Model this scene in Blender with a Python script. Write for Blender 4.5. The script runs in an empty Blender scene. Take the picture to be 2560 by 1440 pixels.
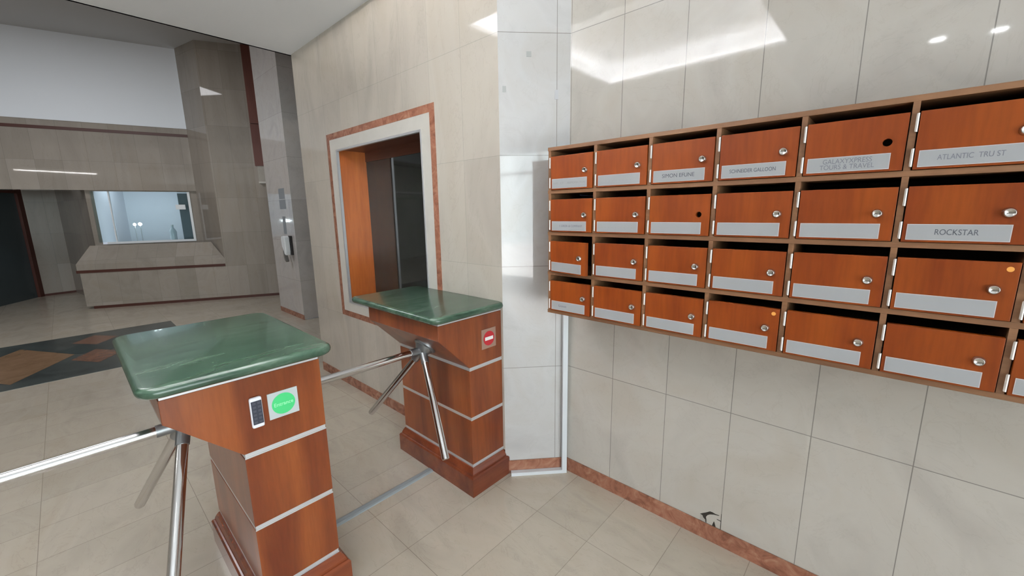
import bpy, bmesh, math, random
from mathutils import Vector, Matrix
random.seed(7)
C = bpy.context.scene.collection
scn = bpy.context.scene
PI = math.pi

# ------------------------------------------------------------------ camera
YAW, PITCH, ROLL, FPX = 0.82738, 0.18653, -0.0145, 1019.2
cam_d = bpy.data.cameras.new('camera'); cam = bpy.data.objects.new('camera', cam_d); C.objects.link(cam)
f = Vector((math.sin(YAW)*math.cos(PITCH), math.cos(YAW)*math.cos(PITCH), -math.sin(PITCH)))
r = Vector((math.cos(YAW), -math.sin(YAW), 0)); u = r.cross(f)
r2 = r*math.cos(ROLL)+u*math.sin(ROLL); u2 = -r*math.sin(ROLL)+u*math.cos(ROLL)
M = Matrix((( r2.x, u2.x, -f.x, -1.7994), (r2.y, u2.y, -f.y, 0.2063), (r2.z, u2.z, -f.z, 1.5), (0, 0, 0, 1)))
cam.matrix_world = M
cam_d.sensor_width = 36.0; cam_d.lens = FPX/2560*36.0; cam_d.clip_start = 0.02; cam_d.clip_end = 200
scn.camera = cam

# ------------------------------------------------------------------ world, exposure, big lights
w = bpy.data.worlds.new('world'); scn.world = w; w.use_nodes = True
bg = w.node_tree.nodes['Background']; bg.inputs[0].default_value = (0.80, 0.90, 1.0, 1); bg.inputs[1].default_value = 1.2
scn.view_settings.view_transform = 'Standard'; scn.view_settings.look = 'None'
scn.view_settings.exposure = 0.68; scn.view_settings.gamma = 1.0
try: scn.view_settings.use_curve_mapping = False
except Exception: pass

def area(name, loc, rot, sx, sy, energy, col):
    d = bpy.data.lights.new(name, 'AREA'); d.shape = 'RECTANGLE'; d.size = sx; d.size_y = sy
    d.energy = energy; d.color = col
    o = bpy.data.objects.new(name, d); C.objects.link(o); o.location = loc; o.rotation_euler = rot
    return o
# daylight coming in through the glazed entrance front
area('entrance_daylight', (-3.3, -3.55, 1.45), (PI/2+0.32, 0, 0), 4.4, 2.6, 200, (1.0, 0.985, 0.97))
# added lobby fill light; another added behind the glass imitates reflected daylight
area('lobby_fill_light', (-2.6, 7.0, 4.28), (0, 0, 0), 1.6, 1.6, 48, (0.97, 0.97, 1.0))
area('office_glow_light', (-0.9, 10.75, 2.35), (0, 0, 0), 1.2, 0.6, 6.5, (0.90, 0.93, 1.0))

# ------------------------------------------------------------------ materials
def mat(name, col, rough=0.5, metal=0.0, spec=0.5, coat=0.0):
    m = bpy.data.materials.new(name); m.use_nodes = True
    b = m.node_tree.nodes['Principled BSDF']
    b.inputs['Base Color'].default_value = (*col, 1); b.inputs['Roughness'].default_value = rough
    b.inputs['Metallic'].default_value = metal; b.inputs['Specular IOR Level'].default_value = spec
    b.inputs['Coat Weight'].default_value = coat; b.inputs['Coat Roughness'].default_value = 0.08
    nt = m.node_tree
    n = nt.nodes.new('ShaderNodeTexNoise'); n.inputs['Scale'].default_value = 30; n.inputs['Detail'].default_value = 3
    tc = nt.nodes.new('ShaderNodeTexCoord'); nt.links.new(tc.outputs['Object'], n.inputs['Vector'])
    mr = nt.nodes.new('ShaderNodeMapRange'); mr.inputs['To Min'].default_value = max(0, rough-0.04); mr.inputs['To Max'].default_value = rough+0.04
    nt.links.new(n.outputs['Fac'], mr.inputs['Value']); nt.links.new(mr.outputs[0], b.inputs['Roughness'])
    return m
def emis(name, col, s):
    m = bpy.data.materials.new(name); m.use_nodes = True
    b = m.node_tree.nodes['Principled BSDF']; b.inputs['Base Color'].default_value = (*col, 1)
    b.inputs['Emission Color'].default_value = (*col, 1); b.inputs['Emission Strength'].default_value = s
    return m

def ramp(nt, stops):
    n = nt.nodes.new('ShaderNodeValToRGB'); e = n.color_ramp.elements
    while len(e) < len(stops): e.new(0.5)
    for k, (p, c) in enumerate(stops): e[k].position = p; e[k].color = (*c, 1)
    return n

def marble(name, udir, u0, v0, bw, bh, c1, c2, seam, rough=0.12, flat=False, veins=0.35, msize=0.0016, spec=0.5, scale=1.0, coat=0.0, streak=(1, 1, 1)):
    """polished stone slabs: a tile grid along udir (u) and z (v), faint cloudy veins"""
    m = bpy.data.materials.new(name); m.use_nodes = True; nt = m.node_tree
    b = nt.nodes['Principled BSDF']; b.inputs['Roughness'].default_value = rough; b.inputs['Specular IOR Level'].default_value = spec
    b.inputs['Coat Weight'].default_value = coat; b.inputs['Coat Roughness'].default_value = 0.05
    L = nt.links.new; tc = nt.nodes.new('ShaderNodeTexCoord')
    dt = nt.nodes.new('ShaderNodeVectorMath'); dt.operation = 'DOT_PRODUCT'; L(tc.outputs['Object'], dt.inputs[0]); dt.inputs[1].default_value = (*udir, 0)
    sx = nt.nodes.new('ShaderNodeSeparateXYZ'); L(tc.outputs['Object'], sx.inputs[0])
    cx = nt.nodes.new('ShaderNodeCombineXYZ')
    a = nt.nodes.new('ShaderNodeMath'); a.operation = 'SUBTRACT'; L(dt.outputs['Value'], a.inputs[0]); a.inputs[1].default_value = u0
    c = nt.nodes.new('ShaderNodeMath'); c.operation = 'SUBTRACT'; L(sx.outputs[1 if flat else 2], c.inputs[0]); c.inputs[1].default_value = v0
    L(a.outputs[0], cx.inputs[0]); L(c.outputs[0], cx.inputs[1])
    br = nt.nodes.new('ShaderNodeTexBrick'); L(cx.outputs[0], br.inputs['Vector'])
    br.offset = 0.0; br.squash = 1.0
    br.inputs['Scale'].default_value = 1; br.inputs['Brick Width'].default_value = bw; br.inputs['Row Height'].default_value = bh
    br.inputs['Mortar Size'].default_value = msize; br.inputs['Mortar Smooth'].default_value = 0.2
    br.inputs['Color1'].default_value = (*c1, 1); br.inputs['Color2'].default_value = (*c2, 1); br.inputs['Mortar'].default_value = (*seam, 1)
    br.inputs['Bias'].default_value = 0
    mp = nt.nodes.new('ShaderNodeMapping'); mp.inputs['Scale'].default_value = streak; L(tc.outputs['Object'], mp.inputs[0])
    n1 = nt.nodes.new('ShaderNodeTexNoise'); n1.inputs['Scale'].default_value = 2.6*scale; n1.inputs['Detail'].default_value = 6; n1.inputs['Distortion'].default_value = 1.2
    L(mp.outputs[0], n1.inputs['Vector'])
    r1 = ramp(nt, [(0.30, (0.84, 0.83, 0.83)), (0.5, (1, 1, 1)), (0.72, (0.92, 0.89, 0.85))]); L(n1.outputs['Fac'], r1.inputs[0])
    mu = nt.nodes.new('ShaderNodeMix'); mu.data_type = 'RGBA'; mu.blend_type = 'MULTIPLY'; mu.inputs[0].default_value = 0.8
    L(br.outputs['Color'], mu.inputs[6]); L(r1.outputs[0], mu.inputs[7])
    n2 = nt.nodes.new('ShaderNodeTexNoise'); n2.inputs['Scale'].default_value = 3.5*scale; n2.inputs['Detail'].default_value = 9; n2.inputs['Roughness'].default_value = 0.62; n2.inputs['Distortion'].default_value = 2.2
    L(mp.outputs[0], n2.inputs['Vector'])
    r2_ = ramp(nt, [(0.488, (1, 1, 1)), (0.5, (0.66, 0.62, 0.58)), (0.512, (1, 1, 1))]); L(n2.outputs['Fac'], r2_.inputs[0])
    m2 = nt.nodes.new('ShaderNodeMix'); m2.data_type = 'RGBA'; m2.blend_type = 'MULTIPLY'; m2.inputs[0].default_value = veins
    L(mu.outputs[2], m2.inputs[6]); L(r2_.outputs[0], m2.inputs[7]); L(m2.outputs[2], b.inputs['Base Color'])
    return m

def wood(name, c1, c2, rough=0.32, axis='Z', scale=1.0, coat=0.25, rnd=True):
    m = bpy.data.materials.new(name); m.use_nodes = True; nt = m.node_tree; L = nt.links.new
    b = nt.nodes['Principled BSDF']; b.inputs['Roughness'].default_value = rough; b.inputs['Coat Weight'].default_value = coat; b.inputs['Coat Roughness'].default_value = 0.12
    tc = nt.nodes.new('ShaderNodeTexCoord'); mp = nt.nodes.new('ShaderNodeMapping')
    s = {'Z': (9, 9, 0.9), 'Y': (9, 0.9, 9), 'X': (0.9, 9, 9)}[axis]
    mp.inputs['Scale'].default_value = tuple(v*scale for v in s)
    oi = nt.nodes.new('ShaderNodeObjectInfo'); cb = nt.nodes.new('ShaderNodeCombineXYZ')
    ml = nt.nodes.new('ShaderNodeMath'); ml.operation = 'MULTIPLY'; ml.inputs[1].default_value = 40 if rnd else 0
    L(oi.outputs['Random'], ml.inputs[0]); L(ml.outputs[0], cb.inputs[0]); L(ml.outputs[0], cb.inputs[1]); L(ml.outputs[0], cb.inputs[2])
    L(cb.outputs[0], mp.inputs['Location']); L(tc.outputs['Object'], mp.inputs[0])
    n = nt.nodes.new('ShaderNodeTexNoise'); n.inputs['Scale'].default_value = 1; n.inputs['Detail'].default_value = 5; n.inputs['Distortion'].default_value = 0.7; L(mp.outputs[0], n.inputs['Vector'])
    rp = ramp(nt, [(0.32, c1), (0.66, c2)]); L(n.outputs['Fac'], rp.inputs[0])
    n2 = nt.nodes.new('ShaderNodeTexNoise'); n2.inputs['Scale'].default_value = 14; n2.inputs['Detail'].default_value = 4; L(mp.outputs[0], n2.inputs['Vector'])
    rr = ramp(nt, [(0.35, (0.86, 0.84, 0.82)), (0.6, (1, 1, 1))]); L(n2.outputs['Fac'], rr.inputs[0])
    mu = nt.nodes.new('ShaderNodeMix'); mu.data_type = 'RGBA'; mu.blend_type = 'MULTIPLY'; mu.inputs[0].default_value = 0.8
    L(rp.outputs[0], mu.inputs[6]); L(rr.outputs[0], mu.inputs[7]); L(mu.outputs[2], b.inputs['Base Color'])
    return m

def stone(name, stops, scale, rough, dist=1.5, streak=(1, 1, 1), spec=0.5, coat=0.0):
    m = bpy.data.materials.new(name); m.use_nodes = True; nt = m.node_tree; L = nt.links.new
    b = nt.nodes['Principled BSDF']; b.inputs['Roughness'].default_value = rough; b.inputs['Specular IOR Level'].default_value = spec
    b.inputs['Coat Weight'].default_value = coat; b.inputs['Coat Roughness'].default_value = 0.05
    tc = nt.nodes.new('ShaderNodeTexCoord'); mp = nt.nodes.new('ShaderNodeMapping'); mp.inputs['Scale'].default_value = streak; L(tc.outputs['Object'], mp.inputs[0])
    n = nt.nodes.new('ShaderNodeTexNoise'); n.inputs['Scale'].default_value = scale; n.inputs['Detail'].default_value = 8; n.inputs['Roughness'].default_value = 0.62; n.inputs['Distortion'].default_value = dist
    L(mp.outputs[0], n.inputs['Vector']); rp = ramp(nt, stops); L(n.outputs['Fac'], rp.inputs[0]); L(rp.outputs[0], b.inputs['Base Color'])
    return m

CREAM1, CREAM2, SEAM = (0.52, 0.47, 0.41), (0.565, 0.515, 0.45), (0.26, 0.24, 0.22)
TW, TH, TZ = 0.2777, 0.5653, 0.0794
m_right = marble('cream_marble_right', (0, 1), 0.0551, TZ, TW, TH, (0.53, 0.50, 0.455), (0.575, 0.545, 0.50), SEAM, 0.04, veins=0.16)
m_corner = marble('cream_marble_corner', (0.7358, -0.6772), -1.0484, TZ, 0.4, TH, (0.52, 0.51, 0.505), (0.545, 0.535, 0.53), SEAM, 0.055, veins=0.12)
m_window = marble('cream_marble_window', (0, 1), 0.02, TZ, TW, TH, CREAM1, CREAM2, (0.42, 0.39, 0.34), 0.05, msize=0.0013, streak=(1, 1, 0.35), veins=0.2)
m_lobby = marble('lobby_marble', (0.8572, -0.515), 0, 0.0, 0.30, 0.6, (0.315, 0.278, 0.24), (0.375, 0.332, 0.29), (0.22, 0.2, 0.18), 0.03, veins=0.2, streak=(1, 1, 0.2))
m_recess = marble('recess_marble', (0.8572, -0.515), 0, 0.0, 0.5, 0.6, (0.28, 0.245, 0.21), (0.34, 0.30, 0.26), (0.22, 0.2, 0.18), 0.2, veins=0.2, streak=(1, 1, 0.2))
m_column = marble('column_marble', (0, 1), 0.1, 0.0, 0.9, TH, (0.50, 0.47, 0.45), (0.55, 0.52, 0.50), (0.30, 0.28, 0.26), 0.08, veins=0.3)
m_plainm = marble('plain_marble', (0.7, 0.7), 0, TZ, 0.5, TH, (0.42, 0.39, 0.35), (0.46, 0.43, 0.385), (0.3, 0.28, 0.25), 0.12)
m_floor = marble('floor_marble', (1, 0), -0.38, 0.192, 0.57, 0.292, (0.47, 0.42, 0.345), (0.51, 0.455, 0.375), (0.30, 0.265, 0.215), 0.2, flat=True, veins=0.25, msize=0.0014, streak=(1.6, 0.7, 1), spec=0.5)
m_ceil = mat('white_ceiling_paint', (0.88, 0.90, 0.94), 0.7)
m_greyceil = mat('grey_ceiling_paint', (0.56, 0.56, 0.56), 0.7)
m_whitewall = mat('white_wall_paint', (0.84, 0.87, 0.92), 0.6)
m_border = stone('brown_red_stone', [(0.3, (0.17, 0.06, 0.035)), (0.5, (0.31, 0.13, 0.08)), (0.72, (0.44, 0.22, 0.14))], 14, 0.22)
m_green = stone('green_marble', [(0.28, (0.018, 0.042, 0.028)), (0.45, (0.036, 0.076, 0.05)), (0.6, (0.056, 0.104, 0.07)), (0.8, (0.14, 0.20, 0.155))], 6, 0.24, dist=0.9, streak=(0.8, 2.4, 2), coat=0.15)
m_surround = stone('cream_stone_surround', [(0.3, (0.60, 0.57, 0.52)), (0.7, (0.66, 0.63, 0.58))], 3, 0.25)
m_wood = wood('orange_veneer', (0.145, 0.028, 0.008), (0.285, 0.074, 0.018), 0.28, 'Z', 1.0, 0.2)
m_woodd = wood('plinth_wood', (0.13, 0.024, 0.008), (0.22, 0.05, 0.016), 0.25, 'X', 1.0, 0.35)
m_door = wood('mailbox_door_veneer', (0.18, 0.030, 0.003), (0.265, 0.055, 0.005), 0.45, 'Z', 0.7, 0.0)
m_door.node_tree.nodes['Principled BSDF'].inputs['Specular IOR Level'].default_value = 0.3
m_board = wood('mailbox_board_wood', (0.16, 0.075, 0.036), (0.27, 0.135, 0.065), 0.45, 'Y', 1.0, 0.05)
m_inner = wood('mailbox_inner_wood', (0.035, 0.018, 0.012), (0.06, 0.03, 0.018), 0.6, 'X', 1.0, 0)
m_niche = wood('hatch_orange_wood', (0.36, 0.09, 0.02), (0.52, 0.15, 0.035), 0.3, 'Z', 0.5, 0.3)
m_nichetop = wood('hatch_dark_wood', (0.10, 0.035, 0.02), (0.15, 0.05, 0.028), 0.4, 'Y', 0.5, 0.1)
m_redpanel = wood('red_brown_panel', (0.12, 0.03, 0.018), (0.18, 0.05, 0.03), 0.35, 'Z', 0.4, 0.2)
m_chrome = mat('polished_steel', (0.72, 0.71, 0.72), 0.12, 1.0)
m_alu = mat('satin_aluminium', (0.66, 0.66, 0.68), 0.42, 0.6)
m_cast = mat('cast_metal', (0.30, 0.31, 0.32), 0.38, 0.9)
m_hinge = mat('hinge_metal', (0.86, 0.83, 0.80), 0.38, 0.35)
m_lock = mat('lock_metal', (0.62, 0.60, 0.58), 0.2, 1.0)
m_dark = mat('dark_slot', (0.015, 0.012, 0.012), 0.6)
m_plate = mat('name_plate_plastic', (0.37, 0.38, 0.395), 0.4)
m_plate_edge = mat('name_plate_edge', (0.62, 0.57, 0.56), 0.4)
m_ink = mat('grey_ink', (0.09, 0.10, 0.12), 0.6)
m_ink_f = mat('faded_ink', (0.19, 0.20, 0.23), 0.6)
m_ink_ff = mat('very_faded_ink', (0.31, 0.32, 0.335), 0.6)
m_dot = mat('orange_sticker', (0.85, 0.38, 0.08), 0.5)
m_white = mat('white_plastic', (0.80, 0.82, 0.84), 0.35)
m_trunk = mat('white_trunking_plastic', (0.66, 0.69, 0.72), 0.4)
m_floorcover = mat('grey_floor_trunking', (0.27, 0.30, 0.31), 0.5)
m_keypad = mat('keypad_shell', (0.80, 0.80, 0.86), 0.25)
m_keyface = mat('keypad_face', (0.035, 0.04, 0.06), 0.35)
m_key = mat('keypad_key', (0.07, 0.075, 0.10), 0.3)
m_signgrey = mat('sign_plate_grey', (0.50, 0.54, 0.55), 0.4)
m_signbrown = mat('sign_plate_brown', (0.33, 0.20, 0.15), 0.4)
m_greens = mat('sign_green', (0.06, 0.60, 0.20), 0.5)
m_greenl = mat('sign_pale_green', (0.42, 0.95, 0.55), 0.5)
m_red = mat('sign_red', (0.48, 0.02, 0.03), 0.45)
m_signw = mat('sign_white', (0.85, 0.84, 0.82), 0.45)
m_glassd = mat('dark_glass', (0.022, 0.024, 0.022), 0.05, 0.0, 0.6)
m_darkbrown = mat('dark_brown_frame', (0.075, 0.022, 0.015), 0.4)
m_patch = mat('grey_adhesive', (0.36, 0.36, 0.35), 0.6)
m_crack = mat('dark_crack', (0.035, 0.028, 0.022), 0.9)
m_chip = mat('broken_tile_face', (0.40, 0.37, 0.34), 0.7)
m_stickerg = mat('grey_notice', (0.26, 0.28, 0.30), 0.5)
m_inlay = stone('dark_inlay_stone', [(0.3, (0.035, 0.04, 0.04)), (0.6, (0.07, 0.085, 0.082)), (0.8, (0.12, 0.12, 0.115))], 3, 0.22)
m_inlay_t = stone('tan_inlay_stone', [(0.3, (0.20, 0.12, 0.065)), (0.7, (0.28, 0.17, 0.10))], 5, 0.22)
m_inlay_g = stone('green_inlay_stone', [(0.3, (0.022, 0.035, 0.04)), (0.7, (0.04, 0.06, 0.06))], 5, 0.22)
m_led = emis('led_white', (1.0, 0.97, 0.93), 205)
m_lamp = emis('lamp_white', (0.95, 0.98, 1.0), 30)
m_linear = emis('linear_lamp_white', (1.0, 0.99, 0.95), 70)

def glass_mat():
    m = bpy.data.materials.new('clear_glass'); m.use_nodes = True; nt = m.node_tree
    for n in list(nt.nodes): nt.nodes.remove(n)
    o = nt.nodes.new('ShaderNodeOutputMaterial'); mx = nt.nodes.new('ShaderNodeMixShader')
    t = nt.nodes.new('ShaderNodeBsdfTransparent'); t.inputs[0].default_value = (0.88, 0.95, 0.96, 1)
    g = nt.nodes.new('ShaderNodeBsdfGlossy'); g.inputs['Roughness'].default_value = 0.04
    fr = nt.nodes.new('ShaderNodeFresnel'); fr.inputs[0].default_value = 1.5
    nt.links.new(fr.outputs[0], mx.inputs[0]); nt.links.new(t.outputs[0], mx.inputs[1]); nt.links.new(g.outputs[0], mx.inputs[2]); nt.links.new(mx.outputs[0], o.inputs[0])
    return m
m_glass = glass_mat()

# ------------------------------------------------------------------ mesh helpers
def bx(bm, x0, x1, y0, y1, z0, z1):
    v = [bm.verts.new((x, y, z)) for z in (z0, z1) for (x, y) in ((x0, y0), (x1, y0), (x1, y1), (x0, y1))]
    for q in ((3, 2, 1, 0), (4, 5, 6, 7), (0, 1, 5, 4), (1, 2, 6, 5), (2, 3, 7, 6), (3, 0, 4, 7)): bm.faces.new([v[i] for i in q])
    return v
def loft(bm, rings, cap=True):
    R = [[bm.verts.new(p) for p in ring] for ring in rings]; n = len(R[0])
    for a, b in zip(R[:-1], R[1:]):
        for i in range(n): bm.faces.new((a[i], a[(i+1) % n], b[(i+1) % n], b[i]))
    if cap: bm.faces.new(R[0][::-1]); bm.faces.new(R[-1])
    return R
def stack(bm, polys): loft(bm, [[(x, y, z) for x, y in p] for p, z in polys])
def tube(bm, a, b, r1, r2=None, n=20, cap=True):
    a, b = Vector(a), Vector(b); r2 = r1 if r2 is None else r2; d = (b-a).normalized()
    s = d.orthogonal().normalized(); t = d.cross(s)
    loft(bm, [[a+(s*math.cos(k*2*PI/n)+t*math.sin(k*2*PI/n))*r1 for k in range(n)], [b+(s*math.cos(k*2*PI/n)+t*math.sin(k*2*PI/n))*r2 for k in range(n)]], cap)
def lathe(bm, c, axis, prof, n=28):
    """prof: list of (distance along axis, radius)"""
    c = Vector(c); d = Vector(axis).normalized(); s = d.orthogonal().normalized(); t = d.cross(s)
    loft(bm, [[c+d*h+(s*math.cos(k*2*PI/n)+t*math.sin(k*2*PI/n))*max(rr, 1e-5) for k in range(n)] for h, rr in prof])
def obj(name, bm, m, parent=None, loc=(0, 0, 0), smooth=False, bevel=0, rot=None):
    bmesh.ops.remove_doubles(bm, verts=bm.verts, dist=1e-6)
    bmesh.ops.recalc_face_normals(bm, faces=bm.faces)
    me = bpy.data.meshes.new(name); bm.to_mesh(me); bm.free()
    if isinstance(m, (list, tuple)):
        for mm in m: me.materials.append(mm)
    else: me.materials.append(m)
    o = bpy.data.objects.new(name, me); C.objects.link(o); o.location = loc
    if rot: o.rotation_euler = rot
    if parent: o.parent = parent
    if smooth:
        for p in me.polygons: p.use_smooth = True
        e = o.modifiers.new('split', 'EDGE_SPLIT'); e.split_angle = math.radians(35)
    if bevel:
        b = o.modifiers.new('bevel', 'BEVEL'); b.width = bevel; b.segments = 2; b.limit_method = 'ANGLE'
    return o
def thing(name, label, cat, loc=(0, 0, 0), group=None):
    o = bpy.data.objects.new(name, None); C.objects.link(o); o.location = loc; o.empty_display_size = 0.1
    o['label'] = label; o['category'] = cat
    if group: o['group'] = group
    return o
def tag(o, label, cat, group=None):
    o['label'] = label; o['category'] = cat
    if group: o['group'] = group
    return o
def struct(name, bm, m, **k):
    o = obj(name, bm, m, **k); o['kind'] = 'structure'; return o
def box(name, m, *a, **k):
    bm = bmesh.new(); bx(bm, *a); return obj(name, bm, m, **k)
def sbox(name, m, *a, **k):
    o = box(name, m, *a, **k); o['kind'] = 'structure'; return o

# local-frame text -> mesh; cols = (x axis, y axis, normal) of the writing
def text(name, s, size, m, parent, loc, axes, squeeze=1.0, depth=0.0004):
    cu = bpy.data.curves.new(name, 'FONT'); cu.body = s; cu.size = size; cu.align_x = 'CENTER'; cu.align_y = 'CENTER'; cu.extrude = depth; cu.space_line = 0.85
    t = bpy.data.objects.new(name, cu); C.objects.link(t)
    dg = bpy.context.evaluated_depsgraph_get(); dg.update()
    me = bpy.data.meshes.new_from_object(t.evaluated_get(dg)); me.name = name
    bpy.data.objects.remove(t)
    X, Y, N = (Vector(a) for a in axes)
    for v in me.vertices: v.co = X*(v.co.x*squeeze)+Y*v.co.y+N*v.co.z
    me.materials.clear(); me.materials.append(m)
    o = bpy.data.objects.new(name, me); C.objects.link(o); o.location = loc; o.parent = parent
    return o

# ------------------------------------------------------------------ room shell
XW, YW, YC = -0.262, 1.690, 1.4493        # window wall face, its near corner, corner on the mailbox wall
ZL, ZH = 2.84, 4.32                       # low ceiling, lobby ceiling
sbox('floor', m_floor, -8.2, 3.2, -6.0, 13.2, -0.08, 0)
sbox('wall_right', m_right, 0, 0.12, -3.3, YC, 0, ZL)
bm = bmesh.new(); stack(bm, [([(0, YC), (0.12, YC), (XW+0.12, YW), (XW, YW)], 0), ([(0, YC), (0.12, YC), (XW+0.12, YW), (XW, YW)], ZL)])
struct('wall_corner', bm, m_corner)
# window wall with the hatch opening
HY0, HY1, HZ0, HZ1 = 2.34, 3.47, 0.764, 1.99
YE = 4.145
bm = bmesh.new(); T = XW+0.10
h_ = 0.03; bx(bm, XW, T, YW, HY0-h_, 0, ZL); bx(bm, XW, T, HY1+h_, YE, 0, ZL); bx(bm, XW, T, HY0-h_, HY1+h_, 0, HZ0-h_); bx(bm, XW, T, HY0-h_, HY1+h_, HZ1+h_, ZL)
struct('wall_window', bm, m_window)
sbox('wall_return', m_window, XW+0.1, 2.9, YE-0.1, YE, 0, ZL)
sbox('wall_left', m_plainm, -8.1, -8.0, -3.3, 12.9, 0, ZH)
sbox('wall_lobby_right', m_lobby, 2.8, 2.9, YE, 9.5, 0, ZH)

# low ceiling with a lit tray
cx0, cx1, cy0, cy1 = -2.5, -0.95, 1.0, 2.65
bm = bmesh.new()
for a in ((-8.0, cx0, -3.3, 4.18), (cx1, 2.9, -3.3, 4.18), (cx0, cx1, -3.3, cy0), (cx0, cx1, cy1, 4.18)): bx(bm, *a, ZL, ZL+0.03)
e = 0.14
bx(bm, cx0-e, cx1+e, cy0-e, cy1+e, ZL+0.19, ZL+0.22)
for a in ((cx0-e-.02, cx0-e, cy0-e, cy1+e), (cx1+e, cx1+e+.02, cy0-e, cy1+e), (cx0-e, cx1+e, cy0-e-.02, cy0-e), (cx0-e, cx1+e, cy1+e, cy1+e+.02)): bx(bm, *a, ZL+0.03, ZL+0.22)
bx(bm, -8.0, 2.9, 4.16, 4.18, ZL, ZH)
struct('ceiling', bm, m_ceil)
bm = bmesh.new()
for a in ((cx0-.11, cx0-.085, cy0, cy1), (cx1+.085, cx1+.11, cy0, cy1), (cx0, cx1, cy0-.11, cy0-.085), (cx0, cx1, cy1+.085, cy1+.11)): bx(bm, *a, ZL+0.035, ZL+0.05)
tag(obj('cove_light', bm, m_led), 'warm white strip light hidden in the ceiling tray', 'light')
sbox('ceiling_lobby', m_greyceil, -8.0, 2.9, 4.16, 13.0, ZH, ZH+0.05)

# entrance front (behind the camera): glazing in a metal frame
bm = bmesh.new()
bx(bm, -8.1, -5.5, -3.4, -3.3, 0, ZL); bx(bm, -1.1, 0.12, -3.4, -3.3, 0, ZL); bx(bm, -5.5, -1.1, -3.4, -3.3, 2.75, ZL)
struct('wall_front', bm, m_plainm)
bm = bmesh.new()
for x in (-5.5, -4.45, -3.4, -2.3, -1.15): bx(bm, x, x+0.05, -3.38, -3.32, 0, 2.75)
for z in (0, 2.2, 2.7): bx(bm, -5.5, -1.1, -3.38, -3.32, z, z+0.05)
d1 = struct('door_1', bm, m_alu)
obj('glass_pane', (lambda b: (bx(b, -5.5, -1.1, -3.352, -3.348, 0.02, 2.72), b)[1])(bmesh.new()), m_glass, d1)

# base skirting
sbox('baseboard_right', m_border, -0.006, 0, -3.3, YC-0.004, 0, 0.079)
def off_quad(p, q, t, z0, z1):
    p, q = Vector((*p, 0)), Vector((*q, 0)); d = (q-p).normalized(); n = Vector((-d.y, d.x, 0))
    b = bmesh.new(); pts = [p, q, q+n*t, p+n*t]
    stack(b, [([(v.x, v.y) for v in pts], z0), ([(v.x, v.y) for v in pts], z1)]); return b
struct('baseboard_corner', off_quad((XW, YW), (0, YC), -0.006, 0, 0.079), m_border)
sbox('baseboard_window', m_border, XW-0.006, XW, 2.41, YE, 0, 0.079)

# ------------------------------------------------------------------ service hatch in the window wall
win = bpy.data.objects.new('window_1', None); C.objects.link(win); win['kind'] = 'structure'; win.location = (XW, 2.9, 1.38)
def W(name, m, x0, x1, boxes, **k):
    b = bmesh.new()
    for (y0, y1, z0, z1) in boxes: bx(b, x0-XW, x1-XW, y0-2.9, y1-2.9, z0-1.38, z1-1.38)
    return obj(name, b, m, win, **k)
h_ = 0.0; by0, by1, bz0, bz1 = 2.205, 3.615, 0.645, 2.117; bt = 0.046
W('stone_border', m_border, XW-0.003, XW+0.01, [(by0, by1, bz1-bt, bz1), (by0, by1, bz0, bz0+bt), (by0, by0+bt, bz0+bt, bz1-bt), (by1-bt, by1, bz0+bt, bz1-bt)])
iy0, iy1, iz0, iz1 = by0+bt, by1-bt, bz0+bt, bz1-bt
W('stone_surround', m_surround, XW-0.002, XW+0.01, [(iy0, iy1, HZ1, iz1), (iy0, iy1, iz0, HZ0), (iy0, HY0, HZ0, HZ1), (HY1, iy1, HZ0, HZ1)])
W('metal_frame', m_alu, XW-0.004, XW+0.016, [(HY0, HY1, HZ1-0.014, HZ1), (HY0, HY1, HZ0, HZ0+0.014), (HY0, HY0+0.012, HZ0+0.014, HZ1-0.014), (HY1-0.012, HY1, HZ0+0.014, HZ1-0.014)])
W('side_panel', m_niche, XW+0.016, 0.02, [(HY1, HY1+0.02, HZ0, HZ1+0.04)])
W('side_panel', m_niche, XW+0.016, 0.02, [(HY0-0.02, HY0, HZ0, HZ1+0.04)])
W('head_panel', m_nichetop, XW+0.016, 0.02, [(HY0, HY1, HZ1, HZ1+0.02)])
W('sill_panel', m_nichetop, XW+0.016, 0.02, [(HY0, HY1, HZ0-0.02, HZ0)])
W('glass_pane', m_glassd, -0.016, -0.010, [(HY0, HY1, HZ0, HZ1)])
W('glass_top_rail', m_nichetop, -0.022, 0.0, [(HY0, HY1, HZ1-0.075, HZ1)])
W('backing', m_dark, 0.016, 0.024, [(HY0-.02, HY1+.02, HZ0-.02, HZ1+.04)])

# ------------------------------------------------------------------ lobby beyond
D0 = Vector((0.09, 8.94)); uD = Vector((-math.sin(math.radians(117)), -math.cos(math.radians(117))))
B0 = Vector((-0.053, 9.60)); uB = Vector((-math.sin(math.radians(107)), -math.cos(math.radians(107))))
nD = Vector((-uD.y, uD.x)); nB = Vector((-uB.y, uB.x))
if nD.y > 0: nD = -nD
if nB.y > 0: nB = -nB          # both point at the camera side
def slab(P, uu, nn, s0, s1, z0, z1, t0, t1, name, m, parent=None, st=True):
    """box on a vertical plane: s along uu, t out of the plane"""
    b = bmesh.new(); q = [P+uu*s0+nn*t0, P+uu*s1+nn*t0, P+uu*s1+nn*t1, P+uu*s0+nn*t1]
    stack(b, [([(v.x, v.y) for v in q], z0), ([(v.x, v.y) for v in q], z1)])
    o = obj(name, b, m, parent)
    if st and not parent: o['kind'] = 'structure'
    return o
slab(D0, uD, nD, -3.2, -0.0, 0, ZH, -0.15, 0, 'wall_lobby_back', m_lobby)
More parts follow.
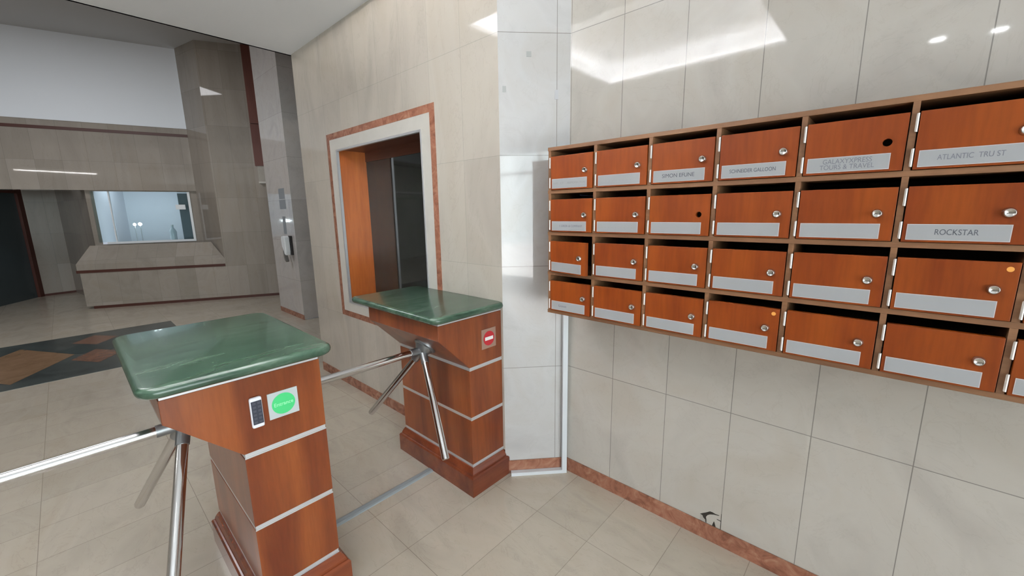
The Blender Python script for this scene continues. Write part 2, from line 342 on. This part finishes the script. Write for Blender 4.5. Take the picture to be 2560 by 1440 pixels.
# return wall behind the desk end
b = bmesh.new(); q = [D0, B0, B0+Vector((0.15, 0.03)), D0+Vector((0.15, -0.07))]
stack(b, [([(v.x, v.y) for v in q], 0), ([(v.x, v.y) for v in q], ZH)]); struct('wall_lobby_return', b, m_lobby)
ZB = 1.94
slab(B0, uB, nB, 0, 8.2, ZB, 3.01, -0.3, 0, 'wall_bulkhead', m_lobby)
slab(B0, uB, nB, 0, 8.2, 3.01, ZH, -0.3, -0.03, 'wall_upper', m_whitewall)
slab(B0, uB, nB, 0, 8.2, 2.868, 2.915, 0, 0.006, 'trim_1', m_darkbrown)
# recessed wall below the bulkhead, window and door openings
R = -0.06
for nm, a in (('wall_recess_low', (0.0, 1.49, 0, 1.04)), ('wall_recess_head', (0.0, 1.49, 1.925, 2.06)), ('wall_recess_pier', (0.0, 0.11, 1.04, 1.925))):
    slab(B0, uB, nB, a[0], a[1], a[2], a[3], -0.31-0.0 if nm == 'x' else R-0.12, R, nm, m_lobby)
E1 = B0+uB*1.49+nB*R; E2 = Vector((-1.79, 12.30)); E3 = Vector((-2.215, 12.20)); E4 = E3+Vector((-.506, -.862))*1.35
def wallseg(name, p, q, z0, z1, m, th=0.1, parent=None, t0=0.0):
    d = (q-p).normalized(); n = Vector((-d.y, d.x)); b = bmesh.new()
    stack(b, [([tuple(p-n*t0), tuple(q-n*t0), tuple(q-n*th), tuple(p-n*th)], z0), ([tuple(p-n*t0), tuple(q-n*t0), tuple(q-n*th), tuple(p-n*th)], z1)])
    o = obj(name, b, m, parent)
    if not parent: o['kind'] = 'structure'
    return o
wallseg('wall_recess_side', E1, E2, 0, 2.06, m_recess, 0.1)
wallseg('wall_recess_back', E2, E3, 0, 2.06, m_recess, 0.1)
wallseg('baseboard_recess', E2, E3, 0, 0.04, m_darkbrown, 0.0, None, -0.006)
sbox('ceiling_recess', m_greyceil, -8.0, -1.2, 10.9, 13.0, 2.06, 2.1)
wallseg('wall_recess_left', E4, E4+Vector((-5.1, 1.4)), 0, 2.06, m_lobby, 0.1)
w2 = slab(B0, uB, nB, 0.11, 0.145, 1.04, 1.925, R-0.05, R+0.015, 'window_2', m_white)
w2['kind'] = 'structure'
slab(B0, uB, nB, 0.145, 1.33, 1.04, 1.075, R-0.05, R+0.015, 'bottom_rail', m_white, w2)
slab(B0, uB, nB, 1.20, 1.215, 1.075, 1.925, R-0.05, R+0.005, 'mullion', m_white, w2)
slab(B0, uB, nB, 0.145, 1.49, 1.075, 1.925, R-0.03, R-0.024, 'glass_pane', m_glass, w2)
# pale room added behind the glass to stand for reflected daylight
b = bmesh.new()
for a in ((-0.3, 1.48, -2.0, -1.95), ):
    q = [B0+uB*a[0]+nB*a[2], B0+uB*a[1]+nB*a[2], B0+uB*a[1]+nB*a[3], B0+uB*a[0]+nB*a[3]]
    stack(b, [([(v.x, v.y) for v in q], 0), ([(v.x, v.y) for v in q], 2.6)])
for s in (-0.3, 1.43):
    q = [B0+uB*s+nB*-1.95, B0+uB*(s+.05)+nB*-1.95, B0+uB*(s+.05)+nB*-0.2, B0+uB*s+nB*-0.2]
    stack(b, [([(v.x, v.y) for v in q], 0), ([(v.x, v.y) for v in q], 2.6)])
q = [B0+uB*-.3+nB*-2, B0+uB*1.49+nB*-2, B0+uB*1.49+nB*-.31, B0+uB*-.3+nB*-.31]
stack(b, [([(v.x, v.y) for v in q], 2.6), ([(v.x, v.y) for v in q], 2.65)])
struct('wall_added_office', b, m_whitewall)
p = B0+uB*0.30+nB*-0.55
slab(B0, uB, nB, 0.19, 0.36, 0.9, 1.92, -0.62, -0.56, 'office_screen', mat('dark_blue_grey', (0.08, 0.11, 0.13), 0.4), None, False)
tag(bpy.data.objects['office_screen'], 'dark upright panel inside the office, at the right end of the far window', 'panel')
for k, (s, z, rr) in enumerate(((0.99, 1.36, 0.022), (0.915, 1.365, 0.027))):  # glowing balls added for two bright dots reflected in the glass
    c = B0+uB*s+nB*-0.3
    lt = thing('reflection_dot', ('small glowing ball added for a reflected dot in the far window, left of the pair', 'small glowing ball added for a reflected dot in the far window, right of the pair')[k], 'lamp', (c.x, c.y, 0.95), 'reflected dots in the far window')
    b = bmesh.new(); bmesh.ops.create_uvsphere(b, u_segments=16, v_segments=10, radius=rr, matrix=Matrix.Translation((0, 0, z-0.95))); obj('glow_ball', b, m_lamp, lt, smooth=True)
    b = bmesh.new(); tube(b, (0, 0, 0), (0, 0, z-0.95-rr*.8), 0.006); tube(b, (0, 0, 0), (0, 0, 0.012), 0.035); obj('stand', b, m_alu, lt, smooth=True)
slab(B0, uB, nB, 0.4, 1.4, 0.9, 0.95, -0.95, -0.2, 'office_counter', m_whitewall, None, False)
tag(bpy.data.objects['office_counter'], 'pale counter inside the office behind the far window', 'counter')
c = B0+uB*0.47+nB*-0.3
it = thing('water_bottle', 'clear bottle catching light at the right end of the far window', 'bottle', (c.x, c.y, 0.95))
b = bmesh.new(); lathe(b, (0, 0, 0), (0, 0, 1), [(0, .05), (0.18, .05), (0.26, .055), (0.30, .04), (0.34, .018), (0.37, .018)]); obj('bottle_body', b, mat('bright_plastic', (0.72, 0.80, 0.86), 0.15), it, smooth=True)
b = bmesh.new(); lathe(b, (0, 0, .37), (0, 0, 1), [(0, .021), (0.02, .021)]); obj('cap', b, m_white, it)
c = B0+uB*0.30+nB*(R-0.022)
slab(B0, uB, nB, 0.20, 0.34, 1.615, 1.70, R-0.0238, R-0.021, 'window_notice', m_white, None, False)
tag(bpy.data.objects['window_notice'], 'white paper notice stuck on the glass of the far window', 'notice')

# door in the recess
dd = (E4-E3).normalized(); Ld = (E4-E3).length
dr = wallseg('door_2', E3, E4, 1.95, 2.01, m_darkbrown, 0.1)
wallseg('door_jamb', E3, E3+dd*0.10, 0, 1.95, m_darkbrown, 0.1, dr)
wallseg('door_jamb', E4-dd*0.09, E4, 0, 1.95, m_darkbrown, 0.1, dr)
wallseg('door_glass', E3+dd*0.11, E4-dd*0.09, 0, 1.95, mat('smoked_glass', (0.045, 0.06, 0.065), 0.12, 0, 0.5), 0.06, dr, 0.04)
wallseg('wall_recess_over_door', E3, E4, 2.01, 2.06, m_lobby, 0.1)

# reception desk with a sloping top
desk = thing('reception_desk', 'marble-clad reception desk with a sloping top under the far window', 'desk', (D0.x+uD.x, D0.y+uD.y, 0))
def DK(name, m, prof, s0, s1):
    """prof = (t, z) outline; extruded along the desk"""
    b = bmesh.new(); rings = []
    for s in (s0, s1):
        ring = []
        for i, (t, z) in enumerate(prof):
            ss = s
            if t < 0 and s == s0: ss = s-0.95*t+0.02
            if z > 0.8 and s == s1: ss = s-0.12
            P = D0+uD*ss+nD*t-Vector((desk.location.x, desk.location.y)); ring.append((P.x, P.y, z))
        rings.append(ring)
    loft(b, rings); return obj(name, b, m, desk)
m_desk = marble('desk_marble', (-0.891, 0.454), 0, 0.1, 0.27, 0.7, (0.31, 0.275, 0.235), (0.39, 0.345, 0.30), (0.22, 0.2, 0.18), 0.12, veins=0.2)
DK('front_panel', m_desk, [(0.0, 0.045), (0.0, 0.60), (-0.2, 0.60), (-0.2, 0.045)], 0.0, 2.02)
DK('skirting', m_darkbrown, [(0.006, 0), (0.006, 0.045), (-0.2, 0.045), (-0.2, 0)], 0.0, 1.93)
DK('stripe', m_darkbrown, [(0.008, 0.60), (0.008, 0.645), (-0.2, 0.645), (-0.2, 0.60)], 0.0, 2.06)
DK('sloping_top', m_desk, [(0.0, 0.645), (0.0, 0.745), (-0.22, 1.03), (-0.23, 0.66)], 0.0, 2.05)
slab(D0, uD, nD, -0.87, 0.0, 0, 0.045, 0, 0.008, 'baseboard_lobby', m_darkbrown)
# column with skirting
b = bmesh.new(); bx(b, 0.37, 1.2, 6.27, 7.2, 0, ZH); struct('wall_column', b, [m_column])
b = bmesh.new(); bx(b, 0.364, 0.37, 6.264, 7.2, 0, 0.07); struct('baseboard_column', b, m_border)
sbox('trim_2', m_alu, 0.40, 0.62, 6.255, 6.27, 0, 0.012)
# hanging red-brown panel on the lobby wall
hp = thing('wall_cabinet', 'tall red-brown wooden panel box high on the marble wall beside the column', 'cabinet', (D0.x-uD.x*.75, D0.y-uD.y*.75, 2.35))
def HP(name, m, s0, s1, z0, z1, t):
    b = bmesh.new(); base = Vector((hp.location.x, hp.location.y))
    q = [D0-uD*s0-base, D0-uD*s1-base, D0-uD*s1+nD*t-base, D0-uD*s0+nD*t-base]
    stack(b, [([(v.x, v.y) for v in q], z0-2.35), ([(v.x, v.y) for v in q], z1-2.35)]); return obj(name, b, m, hp)
HP('upper_panel', m_redpanel, 0.67, 1.4, 3.06, ZH-0.002, 0.05)
HP('lower_panel', m_redpanel, 0.67, 1.4, 2.35, 3.05, 0.055)
HP('base_box', m_plainm, 0.70, 1.4, 2.08, 2.35, 0.04)
HP('ledge', m_surround, 0.70, 1.4, 2.05, 2.08, 0.07)

# floor inlay
b = bmesh.new(); bx(b, -5.6, -0.93, 5.80, 7.76, 0, 0.003); inl = struct('floor_inlay', b, m_inlay)
def dia(name, m, cx, cy, rx, ry, z=0.0045):
    b = bmesh.new(); q = [(cx-rx, cy), (cx, cy-ry), (cx+rx, cy), (cx, cy+ry)]; stack(b, [(q, 0.003), (q, z)]); return obj(name, b, m, inl)
for i in range(4):
    x0 = -2.33-i*1.25
    dia('large_diamond', m_inlay_t, x0, 6.72, 0.42, 0.75)
for i in range(4):
    x0 = -1.72-i*1.25
    dia('small_diamond', m_inlay_g, x0, 6.95, 0.33, 0.42)
    dia('rust_diamond', stone('rust_inlay', [(0.3, (0.16, 0.075, 0.05)), (0.7, (0.23, 0.12, 0.08))], 5, 0.22) if i == 0 else bpy.data.materials['rust_inlay'], x0+0.0, 7.32, 0.2, 0.28, 0.0046)
    dia('rust_diamond', bpy.data.materials['rust_inlay'], x0-0.02, 6.48, 0.2, 0.32, 0.0046)

# soap dispenser and notices on the column
sd = thing('soap_dispenser', 'white wall-mounted soap dispenser on the pale marble column', 'dispenser', (0.37, 6.47, 0.93))
def seg(pts, x0, x1):
    b = bmesh.new(); loft(b, [[(x0, y, z) for y, z in pts], [(x1, y, z) for y, z in pts]]); return b
obj('back_plate', seg([(-.075, 0.0), (-.075, .27), (.06, .27), (.06, 0.02)], 0, -0.03), m_dark, sd, bevel=0.005)
obj('cover', seg([(-.045, .0), (-.06, .05), (-.055, .25), (-.03, .275), (.07, .265), (.085, .22), (.075, .12), (.03, .07), (.0, .01)], -0.03, -0.10), m_white, sd, bevel=0.012)
obj('lever', seg([(.03, -.10), (.01, -.085), (.06, .0), (.075, .07), (.09, .06), (.085, -.02), (.06, -.08)], -0.04, -0.085), mat('grey_plastic', (0.16, 0.15, 0.14), 0.4), sd, bevel=0.004)
for nm, lb, y0, y1, z0, z1 in (('notice', 'small grey notice high on the marble column above another', 6.50, 6.72, 1.715, 1.86), ('notice', 'grey notice in the middle of the column sheets', 6.49, 6.73, 1.575, 1.705), ('notice', 'narrow dark strip notice on the column just above the soap dispenser', 6.57, 6.68, 1.22, 1.47)):
    tag(box(nm, m_stickerg, 0.3685, 0.37, y0, y1, z0, z1), lb, 'notice', 'notices on the column')

# ------------------------------------------------------------------ turnstiles
def rrect(x0, x1, y0, y1, rad, d=0, clamp=None, n=7):
    x0 += d; x1 -= d; y0 += d; y1 -= d; rad = max(rad-d, 0.002); P = []
    for cx, cy, a0 in ((x1-rad, y0+rad, -PI/2), (x1-rad, y1-rad, 0), (x0+rad, y1-rad, PI/2), (x0+rad, y0+rad, PI)):
        for k in range(n):
            a = a0+k*(PI/2)/(n-1); x = cx+rad*math.cos(a); y = cy+rad*math.sin(a)
            if clamp: x = min(x, clamp(y))
            P.append((x, y))
    return P
def turnstile(X, label, far):
    """X = world x of the body's left face; local origin there, front of body at y=0 local (world 1.70)"""
    Y0 = 1.703
    t = thing('turnstile', label, 'turnstile', (X, Y0, 0), 'tripod turnstiles')
    xr = (XW-0.0015)-X if far else 0.27; yb = 0.64; oh = 0.187
    off = 0.0 if far else 0.028
    def body(name, z0, z1, m, ins=0.0):
        b = bmesh.new(); bx(b, ins, xr-(0 if far else ins), ins, yb-ins, z0, z1); return obj(name, b, m, t, bevel=0.0015 if not ins else 0)
    def wallx(y):                    # keep the far one's plinth and slab clear of the walls
        yy = y+Y0
        return (XW-0.0015-X) if yy > YW else (XW+(YW-yy)/(YW-YC)*(-XW)-0.003-X)
    def base_poly(o):
        if far: return [(-o, -o), (wallx(-o), -o), (wallx(-0.0125), -0.0125), (xr, -0.01), (xr, yb+o), (-o, yb+o)]
        return [(-o, -o), (xr+o, -o), (xr+o, -0.012), (xr+o, -0.01), (xr+o, yb+o), (-o, yb+o)]
    b = bmesh.new(); stack(b, [(base_poly(o), z) for o, z in ((.03, 0), (.03, .104), (.024, .112), (.018, .113), (.017, .122), (.010, .138), (.003, .150))])
    obj('plinth', b, m_woodd, t)
    for z0, z1 in ((.150, .168), (.420, .438), (.695, .713)):
        body('metal_strip', z0, z1, m_alu, 0.0025)
        b = bmesh.new(); bx(b, 0.0005, xr-0.0005, 0.0005, 0.002, z0, z0+0.005); obj('strip_lip', b, m_alu, t)
    body('lower_panel', .168, .420, m_wood); body('middle_panel', .438, .695, m_wood)
    b = bmesh.new(); prof = [(-oh, .900), (-oh, .975), (xr, .975), (xr, .713), (0, .713), (-oh+.015, .886)]
    loft(b, [[(x, 0, z) for x, z in prof], [(x, yb, z) for x, z in prof]]); obj('head', b, m_wood, t, bevel=0.002)
    b = bmesh.new(); bx(b, -oh+.003, xr-(0 if far else .003), 0.003, yb-.003, .975, .988); obj('metal_strip', b, m_alu, t)
    # countertop with a rounded nose
    b = bmesh.new(); lay = []
    for k in range(9):
        a = -PI/2+k*PI/8; lay.append((0.017*(1-math.cos(a)), 1.005+0.017*math.sin(a)))
    if far: stack(b, [(rrect(-oh-.04, wallx(-.03)+0.002, -.03, yb+.15, .05, d, wallx), z) for d, z in lay])
    else: stack(b, [(rrect(-oh-.045, xr+.055, -.03, yb+.15, .06, d), z) for d, z in lay])
    obj('countertop', b, m_green, t, smooth=True)
    # tripod head on the 45 degree face
    c = Vector((-0.0935, 1.945-Y0, .8065)); ax = Vector((-.7071, 0, -.7071))
    b = bmesh.new(); lathe(b, c, ax, [(-.004, .062), (.006, .062), (.010, .058), (.012, .050), (.030, .040), (.044, .024), (.050, .008)])
    hub = obj('hub', b, m_cast, t, smooth=True)
    hc = c+ax*0.026
    for d in ((-1, 0, 0), (-.25, -.612, -.75), (-.25, .612, -.75)):
        d = Vector(d).normalized()
        b = bmesh.new(); tube(b, hc, hc+d*.075, .021, .0205); obj('arm_socket', b, m_cast, hub, smooth=True)
        b = bmesh.new(); lathe(b, hc, d, [(.07, .0175), (.553, .0175), (.558, .0165), (.56, .013)]); obj('arm', b, m_chrome, t, smooth=True)
    if far:
        s = box('no_entry_sign', m_signbrown, -0.0515, 0.0515, -0.003, 0, -0.053, 0.053, parent=t, loc=(0.139, 0, .842))
        s['label'] = 'square sticker with a red no entry disc'
        b = bmesh.new(); tube(b, (0, -.003, 0), (0, -.0045, 0), .039, n=40); obj('red_disc', b, m_red, s)
        b = bmesh.new(); bx(b, -.029, .029, -.0055, -.0045, -.009, .009); obj('white_bar', b, m_signw, s)
    else:
        s = box('entrance_sign', m_signgrey, -0.048, 0.048, -0.003, 0, -0.047, 0.047, parent=t, loc=(0.135, 0, .851))
        s['label'] = 'grey sticker with a green disc'
        b = bmesh.new(); tube(b, (0, -.003, 0), (0, -.0042, 0), .0375, n=40); obj('green_disc', b, m_greens, s)
        text('lettering', 'Entrance', 0.0185, m_greenl, s, (0, -.0043, 0.0), ((1, 0, 0), (0, 0, 1), (0, -1, 0)), 0.95, 0.0005)
        k = box('keypad', m_keypad, -0.0185, 0.0185, -0.016, 0, -0.052, 0.055, parent=t, loc=(0.050, 0, .850), bevel=0.006)
        k['label'] = 'silver door keypad with two columns of dark keys'
        box('keypad_face', m_keyface, -0.0155, 0.0155, -0.0172, -0.015, -0.038, 0.044, parent=k, bevel=0.002)
        for i in range(2):
            for j in range(6):
                x = -0.0072+i*.0144; z = .036-j*.0132
                box('key', m_key, x-.0048, x+.0048, -0.0184, -0.0170, z-.0042, z+.0042, parent=k, bevel=0.001)
    return t
turnstile(-1.500, 'wooden turnstile nearer the camera, with keypad and green entrance sticker under a green marble top', False)
turnstile(-0.500, 'wooden turnstile against the wall, with a red no-entry sticker under a green marble top', True)
# floor cable cover and wall trunking
b = bmesh.new(); q = lambda o: [(-1.202, 2.02+o), (-0.533, 2.02+o), (-0.533, 2.066-o), (-1.202, 2.066-o)]
stack(b, [(q(0), 0), (q(.003), .005), (q(.012), .008)])
tag(obj('floor_cable_cover', b, m_floorcover), 'flat grey cable cover strip on the floor between the two turnstiles', 'cable cover')
b = bmesh.new(); dx, dy = 0.7358, -0.6772
def ch(s, t): return (XW+dx*s-(-dy)*t, YW+dy*s-dx*t)
b2 = bmesh.new(); stack(b2, [([ch(.352, .008), ch(.325, .008), ch(.325, .036), ch(.352, .036)], 0.0), ([ch(.352, .008), ch(.325, .008), ch(.325, .036), ch(.352, .036)], 1.0225)])
stack(b2, [([ch(.03, .008), ch(.325, .008), ch(.325, .036), ch(.03, .036)], 0.0), ([ch(.03, .008), ch(.325, .008), ch(.325, .036), ch(.03, .036)], 0.02)])
tag(obj('cable_trunking', b2, m_trunk), 'white plastic cable trunking down the wall corner and along the floor to the turnstile', 'trunking')

# grey adhesive patches on the corner wall
for s, z, lb, hw, hh in ((.150, 2.245, 'topmost', .012, .012), (.028, 2.086, 'leftmost, by the wall edge', .009, .014), (.287, 2.063, 'faint right-hand', .009, .022)):
    pts = [ch(s-hw, 0.0005), ch(s+hw, 0.0005), ch(s+hw, 0.002), ch(s-hw, 0.002)]
    b = bmesh.new(); stack(b, [(pts, z-hh), (pts, z+hh)])
    tag(obj('adhesive_patch', b, m_patch if hh < .02 else mat('faint_adhesive', (0.46, 0.46, 0.48), 0.5)), 'small square adhesive patch on the pale corner wall, ' + lb, 'patch', 'adhesive patches on the corner wall')

# broken tile corner low on the mailbox wall
bt_ = thing('broken_tile_patch', 'broken cracked tile corner just above the skirting under the mailboxes', 'damage', (0, .655, .079))
def pp(name, m, pts, x0, x1):
    b = bmesh.new(); loft(b, [[(x0, y-.655, z-.079) for y, z in pts], [(x1, y-.655, z-.079) for y, z in pts]]); return obj(name, b, m, bt_)
pp('crack', m_crack, [(.699, .112), (.687, .122), (.676, .130), (.658, .146), (.648, .147), (.634, .145), (.618, .147), (.622, .143), (.640, .139), (.657, .131), (.667, .122), (.673, .109), (.670, .097), (.669, .080), (.674, .084), (.675, .094), (.684, .101), (.688, .110)], 0.002, -0.0008)
pp('crack', m_crack, [(.700, .081), (.679, .079), (.656, .079), (.640, .0792), (.612, .0792), (.610, .082), (.611, .158), (.6095, .158), (.608, .078), (.700, .0785)], 0.002, -0.0008)
pp('crack', m_crack, [(.645, .080), (.639, .104), (.637, .104), (.629, .080)], 0.002, -0.0008)
pp('crack', m_crack, [(.628, .124), (.6105, .1225), (.6105, .1195), (.626, .121)], 0.002, -0.0008)
pp('shard', m_chip, [(.698, .083), (.698, .110), (.689, .108), (.684, .099), (.676, .090), (.675, .083)], 0.002, -0.0006)

# ------------------------------------------------------------------ mailbox bank
D, Y0, CW = 0.29, 1.3547, 0.2331
Z = [1.7664, 1.5812, 1.3964, 1.2127, 1.0303]      # shelf centres, top to bottom
BT, DT = 0.0155, 0.0140
NC = 7
mb = thing('mailbox_bank', 'wall-hung bank of orange wooden mailboxes with name plates and locks', 'mailboxes', (-D, Y0, Z[4]))
def rel(bm_args): x0, x1, y0, y1, z0, z1 = bm_args; return (x0+D, x1+D, y0-Y0, y1-Y0, z0-Z[4], z1-Z[4])
yl, yr = Y0+DT*.75, Y0-NC*CW-DT*.75
for j, z in enumerate(Z):
    b = bmesh.new(); bx(b, *rel((-D, -0.002, yr+DT*.01, yl, z-BT/2, z+BT/2)))
    obj('top_board' if j == 0 else 'bottom_board' if j == 4 else 'shelf', b, m_board, mb, bevel=0.001)
for i in range(NC+1):
    y = Y0-i*CW; hw = DT/2
    for j in range(4):
        pass
    b = bmesh.new()
    for j in range(4): bx(b, *rel((-D+0.0005, -0.002, y-hw, y+hw, Z[j+1]+BT/2, Z[j]-BT/2)))
    obj('side_panel' if i in (0, NC) else 'divider', b, m_board, mb)
b = bmesh.new(); bx(b, *rel((-0.012, -0.002, yr+.01, yl-.01, Z[4]+BT/2, Z[0]-BT/2))); obj('back_panel', b, m_inner, mb)
names = {(0, 2): ('Simon Efune', .019, m_ink, 1.0), (0, 3): ('SCHNEIDER GALLOON', .0165, m_ink, 1.0), (0, 4): ('GALAXYXPRESS\nTOURS & TRAVEL', .0185, m_ink_f, 1.0),
         (0, 5): ('ATLANTIC  TRU ST', .018, m_ink_f, 1.0), (1, 5): ('ROCKSTAR', .020, m_ink, 1.05), (1, 0): ('I. GREEK & COMPANY', .0135, m_ink_f, 1.0),
         (3, 0): ('Gravett', .015, m_ink_f, 1.0), (0, 0): ('WPS . CT . . AUTOMATION', .0125, m_ink_ff, 1.0), (0, 1): ('. . . . . . . .', .013, m_ink_ff, 1.0), (1, 1): ('. . . . .  . . . .', .013, m_ink_ff, 1.0)}
nolock = {(0, 4), (1, 2)}
rnd = random.Random(3)
# shared meshes for hinges, locks
def mesh_of(bm, m, name):
    bmesh.ops.recalc_face_normals(bm, faces=bm.faces); me = bpy.data.meshes.new(name); bm.to_mesh(me); bm.free()
    for mm in (m if isinstance(m, (list, tuple)) else [m]): me.materials.append(mm)
    return me
b = bmesh.new(); tube(b, (0, 0, -.0225), (0, 0, .0225), .0026, n=12); bx(b, -.001, .001, -.0004, .0032, -.021, .021)
me_hinge = mesh_of(b, m_hinge, 'hinge')
b = bmesh.new(); lathe(b, (0, 0, 0), (-1, 0, 0), [(0, .0125), (.002, .0125), (.0035, .0115), (.009, .0100), (.0105, .0088), (.0092, .0078), (.0092, 0.0001)], 24)
me_lock = mesh_of(b, m_lock, 'lock')
for p_ in me_lock.polygons: p_.use_smooth = True
def child(name, me, parent, loc, rot=None):
    o = bpy.data.objects.new(name, me); C.objects.link(o); o.parent = parent; o.location = loc
    if rot: o.rotation_euler = rot
    return o
AX = ((0, -1, 0), (0, 0, 1), (-1, 0, 0))
for j in range(4):
    for i in range(NC):
        zb = Z[j+1]+BT/2+0.0012; zt = Z[j]-BT/2-0.0255; H = zt-zb
        yh = Y0-i*CW-DT/2-0.003; Wd = CW-DT-0.0055
        hole = (j, i) in nolock
        ly, lz = -(Wd-0.036), 0.0745-0.001*rnd.random()
        tilt = rnd.uniform(-.003, .003)
        b = bmesh.new()
        if hole:                                       # door leaf with a real round hole
            n = 32; outer = []
            for x in (-.005, .011):
                ring_o = []; ring_i = []
                for k in range(n):
                    a = (k+.5)*2*PI/n; cy, cz = math.cos(a), math.sin(a)
                    # distance to the door edge in this direction
                    ts = []
                    if cy > 0: ts.append((0-ly)/cy)
                    if cy < 0: ts.append((-Wd-ly)/cy)
                    if cz > 0: ts.append((H-lz)/cz)
                    if cz < 0: ts.append((0-lz)/cz)
                    tt = min(ts); ring_o.append(b.verts.new((x, ly+cy*tt, lz+cz*tt))); ring_i.append(b.verts.new((x, ly+cy*.0098, lz+cz*.0098)))
                outer.append((ring_o, ring_i))
            corners = [(0, 0), (0, H), (-Wd, 0), (-Wd, H)]
            for x, (ro, ri) in zip((-.005, .011), outer):
                for (yc_, zc_) in corners:             # snap the nearest outer vertex to each corner
                    v = min(ro, key=lambda v: (v.co.y-yc_)**2+(v.co.z-zc_)**2); v.co.y, v.co.z = yc_, zc_
                for k in range(n): b.faces.new((ro[k], ro[(k+1) % n], ri[(k+1) % n], ri[k]))
            for k in range(n):
                b.faces.new((outer[0][0][k], outer[0][0][(k+1) % n], outer[1][0][(k+1) % n], outer[1][0][k]))
                b.faces.new((outer[0][1][k], outer[0][1][(k+1) % n], outer[1][1][(k+1) % n], outer[1][1][k]))
        else: bx(b, -.005, .011, -Wd, 0, 0, H)
        dr_ = obj('door', b, m_door, mb, loc=(0, yh-Y0, zb-Z[4]), bevel=0 if hole else 0.0008)
        ang = -0.16 if (j, i) == (2, 0) else tilt
        dr_.rotation_euler = (0, 0, ang)
        if (j, i) == (2, 0): dr_['label'] = 'door standing slightly ajar'
        for hz in (H-.027, .030): child('hinge', me_hinge, dr_, (-.0058, .0042, hz))
        if not hole:
            lk = child('lock', me_lock, dr_, (-.005, ly, lz), (rnd.uniform(-.5, .5), 0, 0))
        pw = Wd-0.034; ph = 0.041
        b = bmesh.new(); y0p, z0p = -0.008, 0.0055
        bx(b, -.0066, -.005, y0p-pw, y0p, z0p, z0p+ph); 
        for f_ in b.faces: f_.material_index = 0
        v0 = len(b.faces); bx(b, -.0069, -.0064, y0p-pw+.0014, y0p-.0014, z0p+.0014, z0p+ph-.0014)
        b.faces.ensure_lookup_table()
        for f_ in b.faces[v0:]: f_.material_index = 1
        pl = obj('name_plate', b, [m_plate_edge, m_plate], dr_)
        if (j, i) in names:
            s, sz, mm, sq = names[(j, i)]
            if s == 'Simon Efune':
                text('lettering', 'SIMON EFUNE', .019, mm, dr_, (-.0070, y0p-pw/2, z0p+ph/2), AX, 0.95, .0002)
            else:
                t_ = text('lettering', s, sz*(1.0), mm, dr_, (-.0070, y0p-pw/2-(.012 if (j, i) == (1, 0) else 0)+(.028 if (j, i) == (3, 0) else 0), z0p+ph/2), AX, sq, .0002)
                wdt = max(v.co.y for v in t_.data.vertices)-min(v.co.y for v in t_.data.vertices)
                tgt = {(0, 3): .72, (0, 4): .66, (0, 5): .62, (1, 5): .42, (1, 0): .66, (3, 0): .25, (0, 0): .92, (0, 1): .6, (1, 1): .75}[(j, i)]*pw
                for v in t_.data.vertices: v.co.y *= tgt/wdt
        if (j, i) in ((3, 3), (2, 5)):
            b = bmesh.new(); tube(b, (-.005, -(Wd-.016), H-.016), (-.0056, -(Wd-.016), H-.016), .0062, n=24)
            st = obj('sticker', b, m_dot, dr_); st['label'] = 'round orange sticker'
# a scrap of paper inside one box
b = bmesh.new(); bx(b, -.08, .08, -.045, .045, 0, .004); pp_ = obj('folded_leaflet', b, mat('blue_paper', (0.05, 0.07, 0.16), 0.6), loc=(-.14, Y0-.15, Z[1]-.045), rot=(0.12, 0.3, 0.1))
tag(pp_, 'dark blue folded leaflet lying in the first mailbox of the second row', 'leaflet')

# ------------------------------------------------------------------ ceiling lamps behind the camera
for k, (x, y) in enumerate(((-3.28, .086), (-3.355, -.255))):
    t = thing('downlight', ('round recessed downlight in the ceiling, nearer the mailboxes', 'round recessed downlight in the ceiling, nearer the entrance')[k], 'ceiling light', (x, y, ZL), 'ceiling downlights')
    b = bmesh.new(); lathe(b, (0, 0, 0), (0, 0, -1), [(0, .07), (.006, .07), (.008, .055), (0.001, .052)]); obj('trim_ring', b, m_white, t, smooth=True)
    b = bmesh.new(); tube(b, (0, 0, -.0015), (0, 0, -.009), .042, n=24); obj('lamp', b, m_lamp, t)
for k, (p, q, lb) in enumerate((((-6.84, 3.82), (-5.72, 2.59), 'long slim linear ceiling light on the left side'),)):
    p, q = Vector(p), Vector(q); m_ = (p+q)/2; h = (q-p).length/2
    t = thing('linear_light', lb, 'ceiling light', (m_.x, m_.y, ZL-0.001))
    t.rotation_euler = (0, 0, math.atan2((q-p).y, (q-p).x))
    b = bmesh.new(); bx(b, -h-.01, h+.01, -.03, .03, -.02, 0); obj('housing', b, m_white, t)
    b = bmesh.new(); bx(b, -h, h, -.018, .018, -.024, -.02); obj('diffuser', b, m_linear, t)
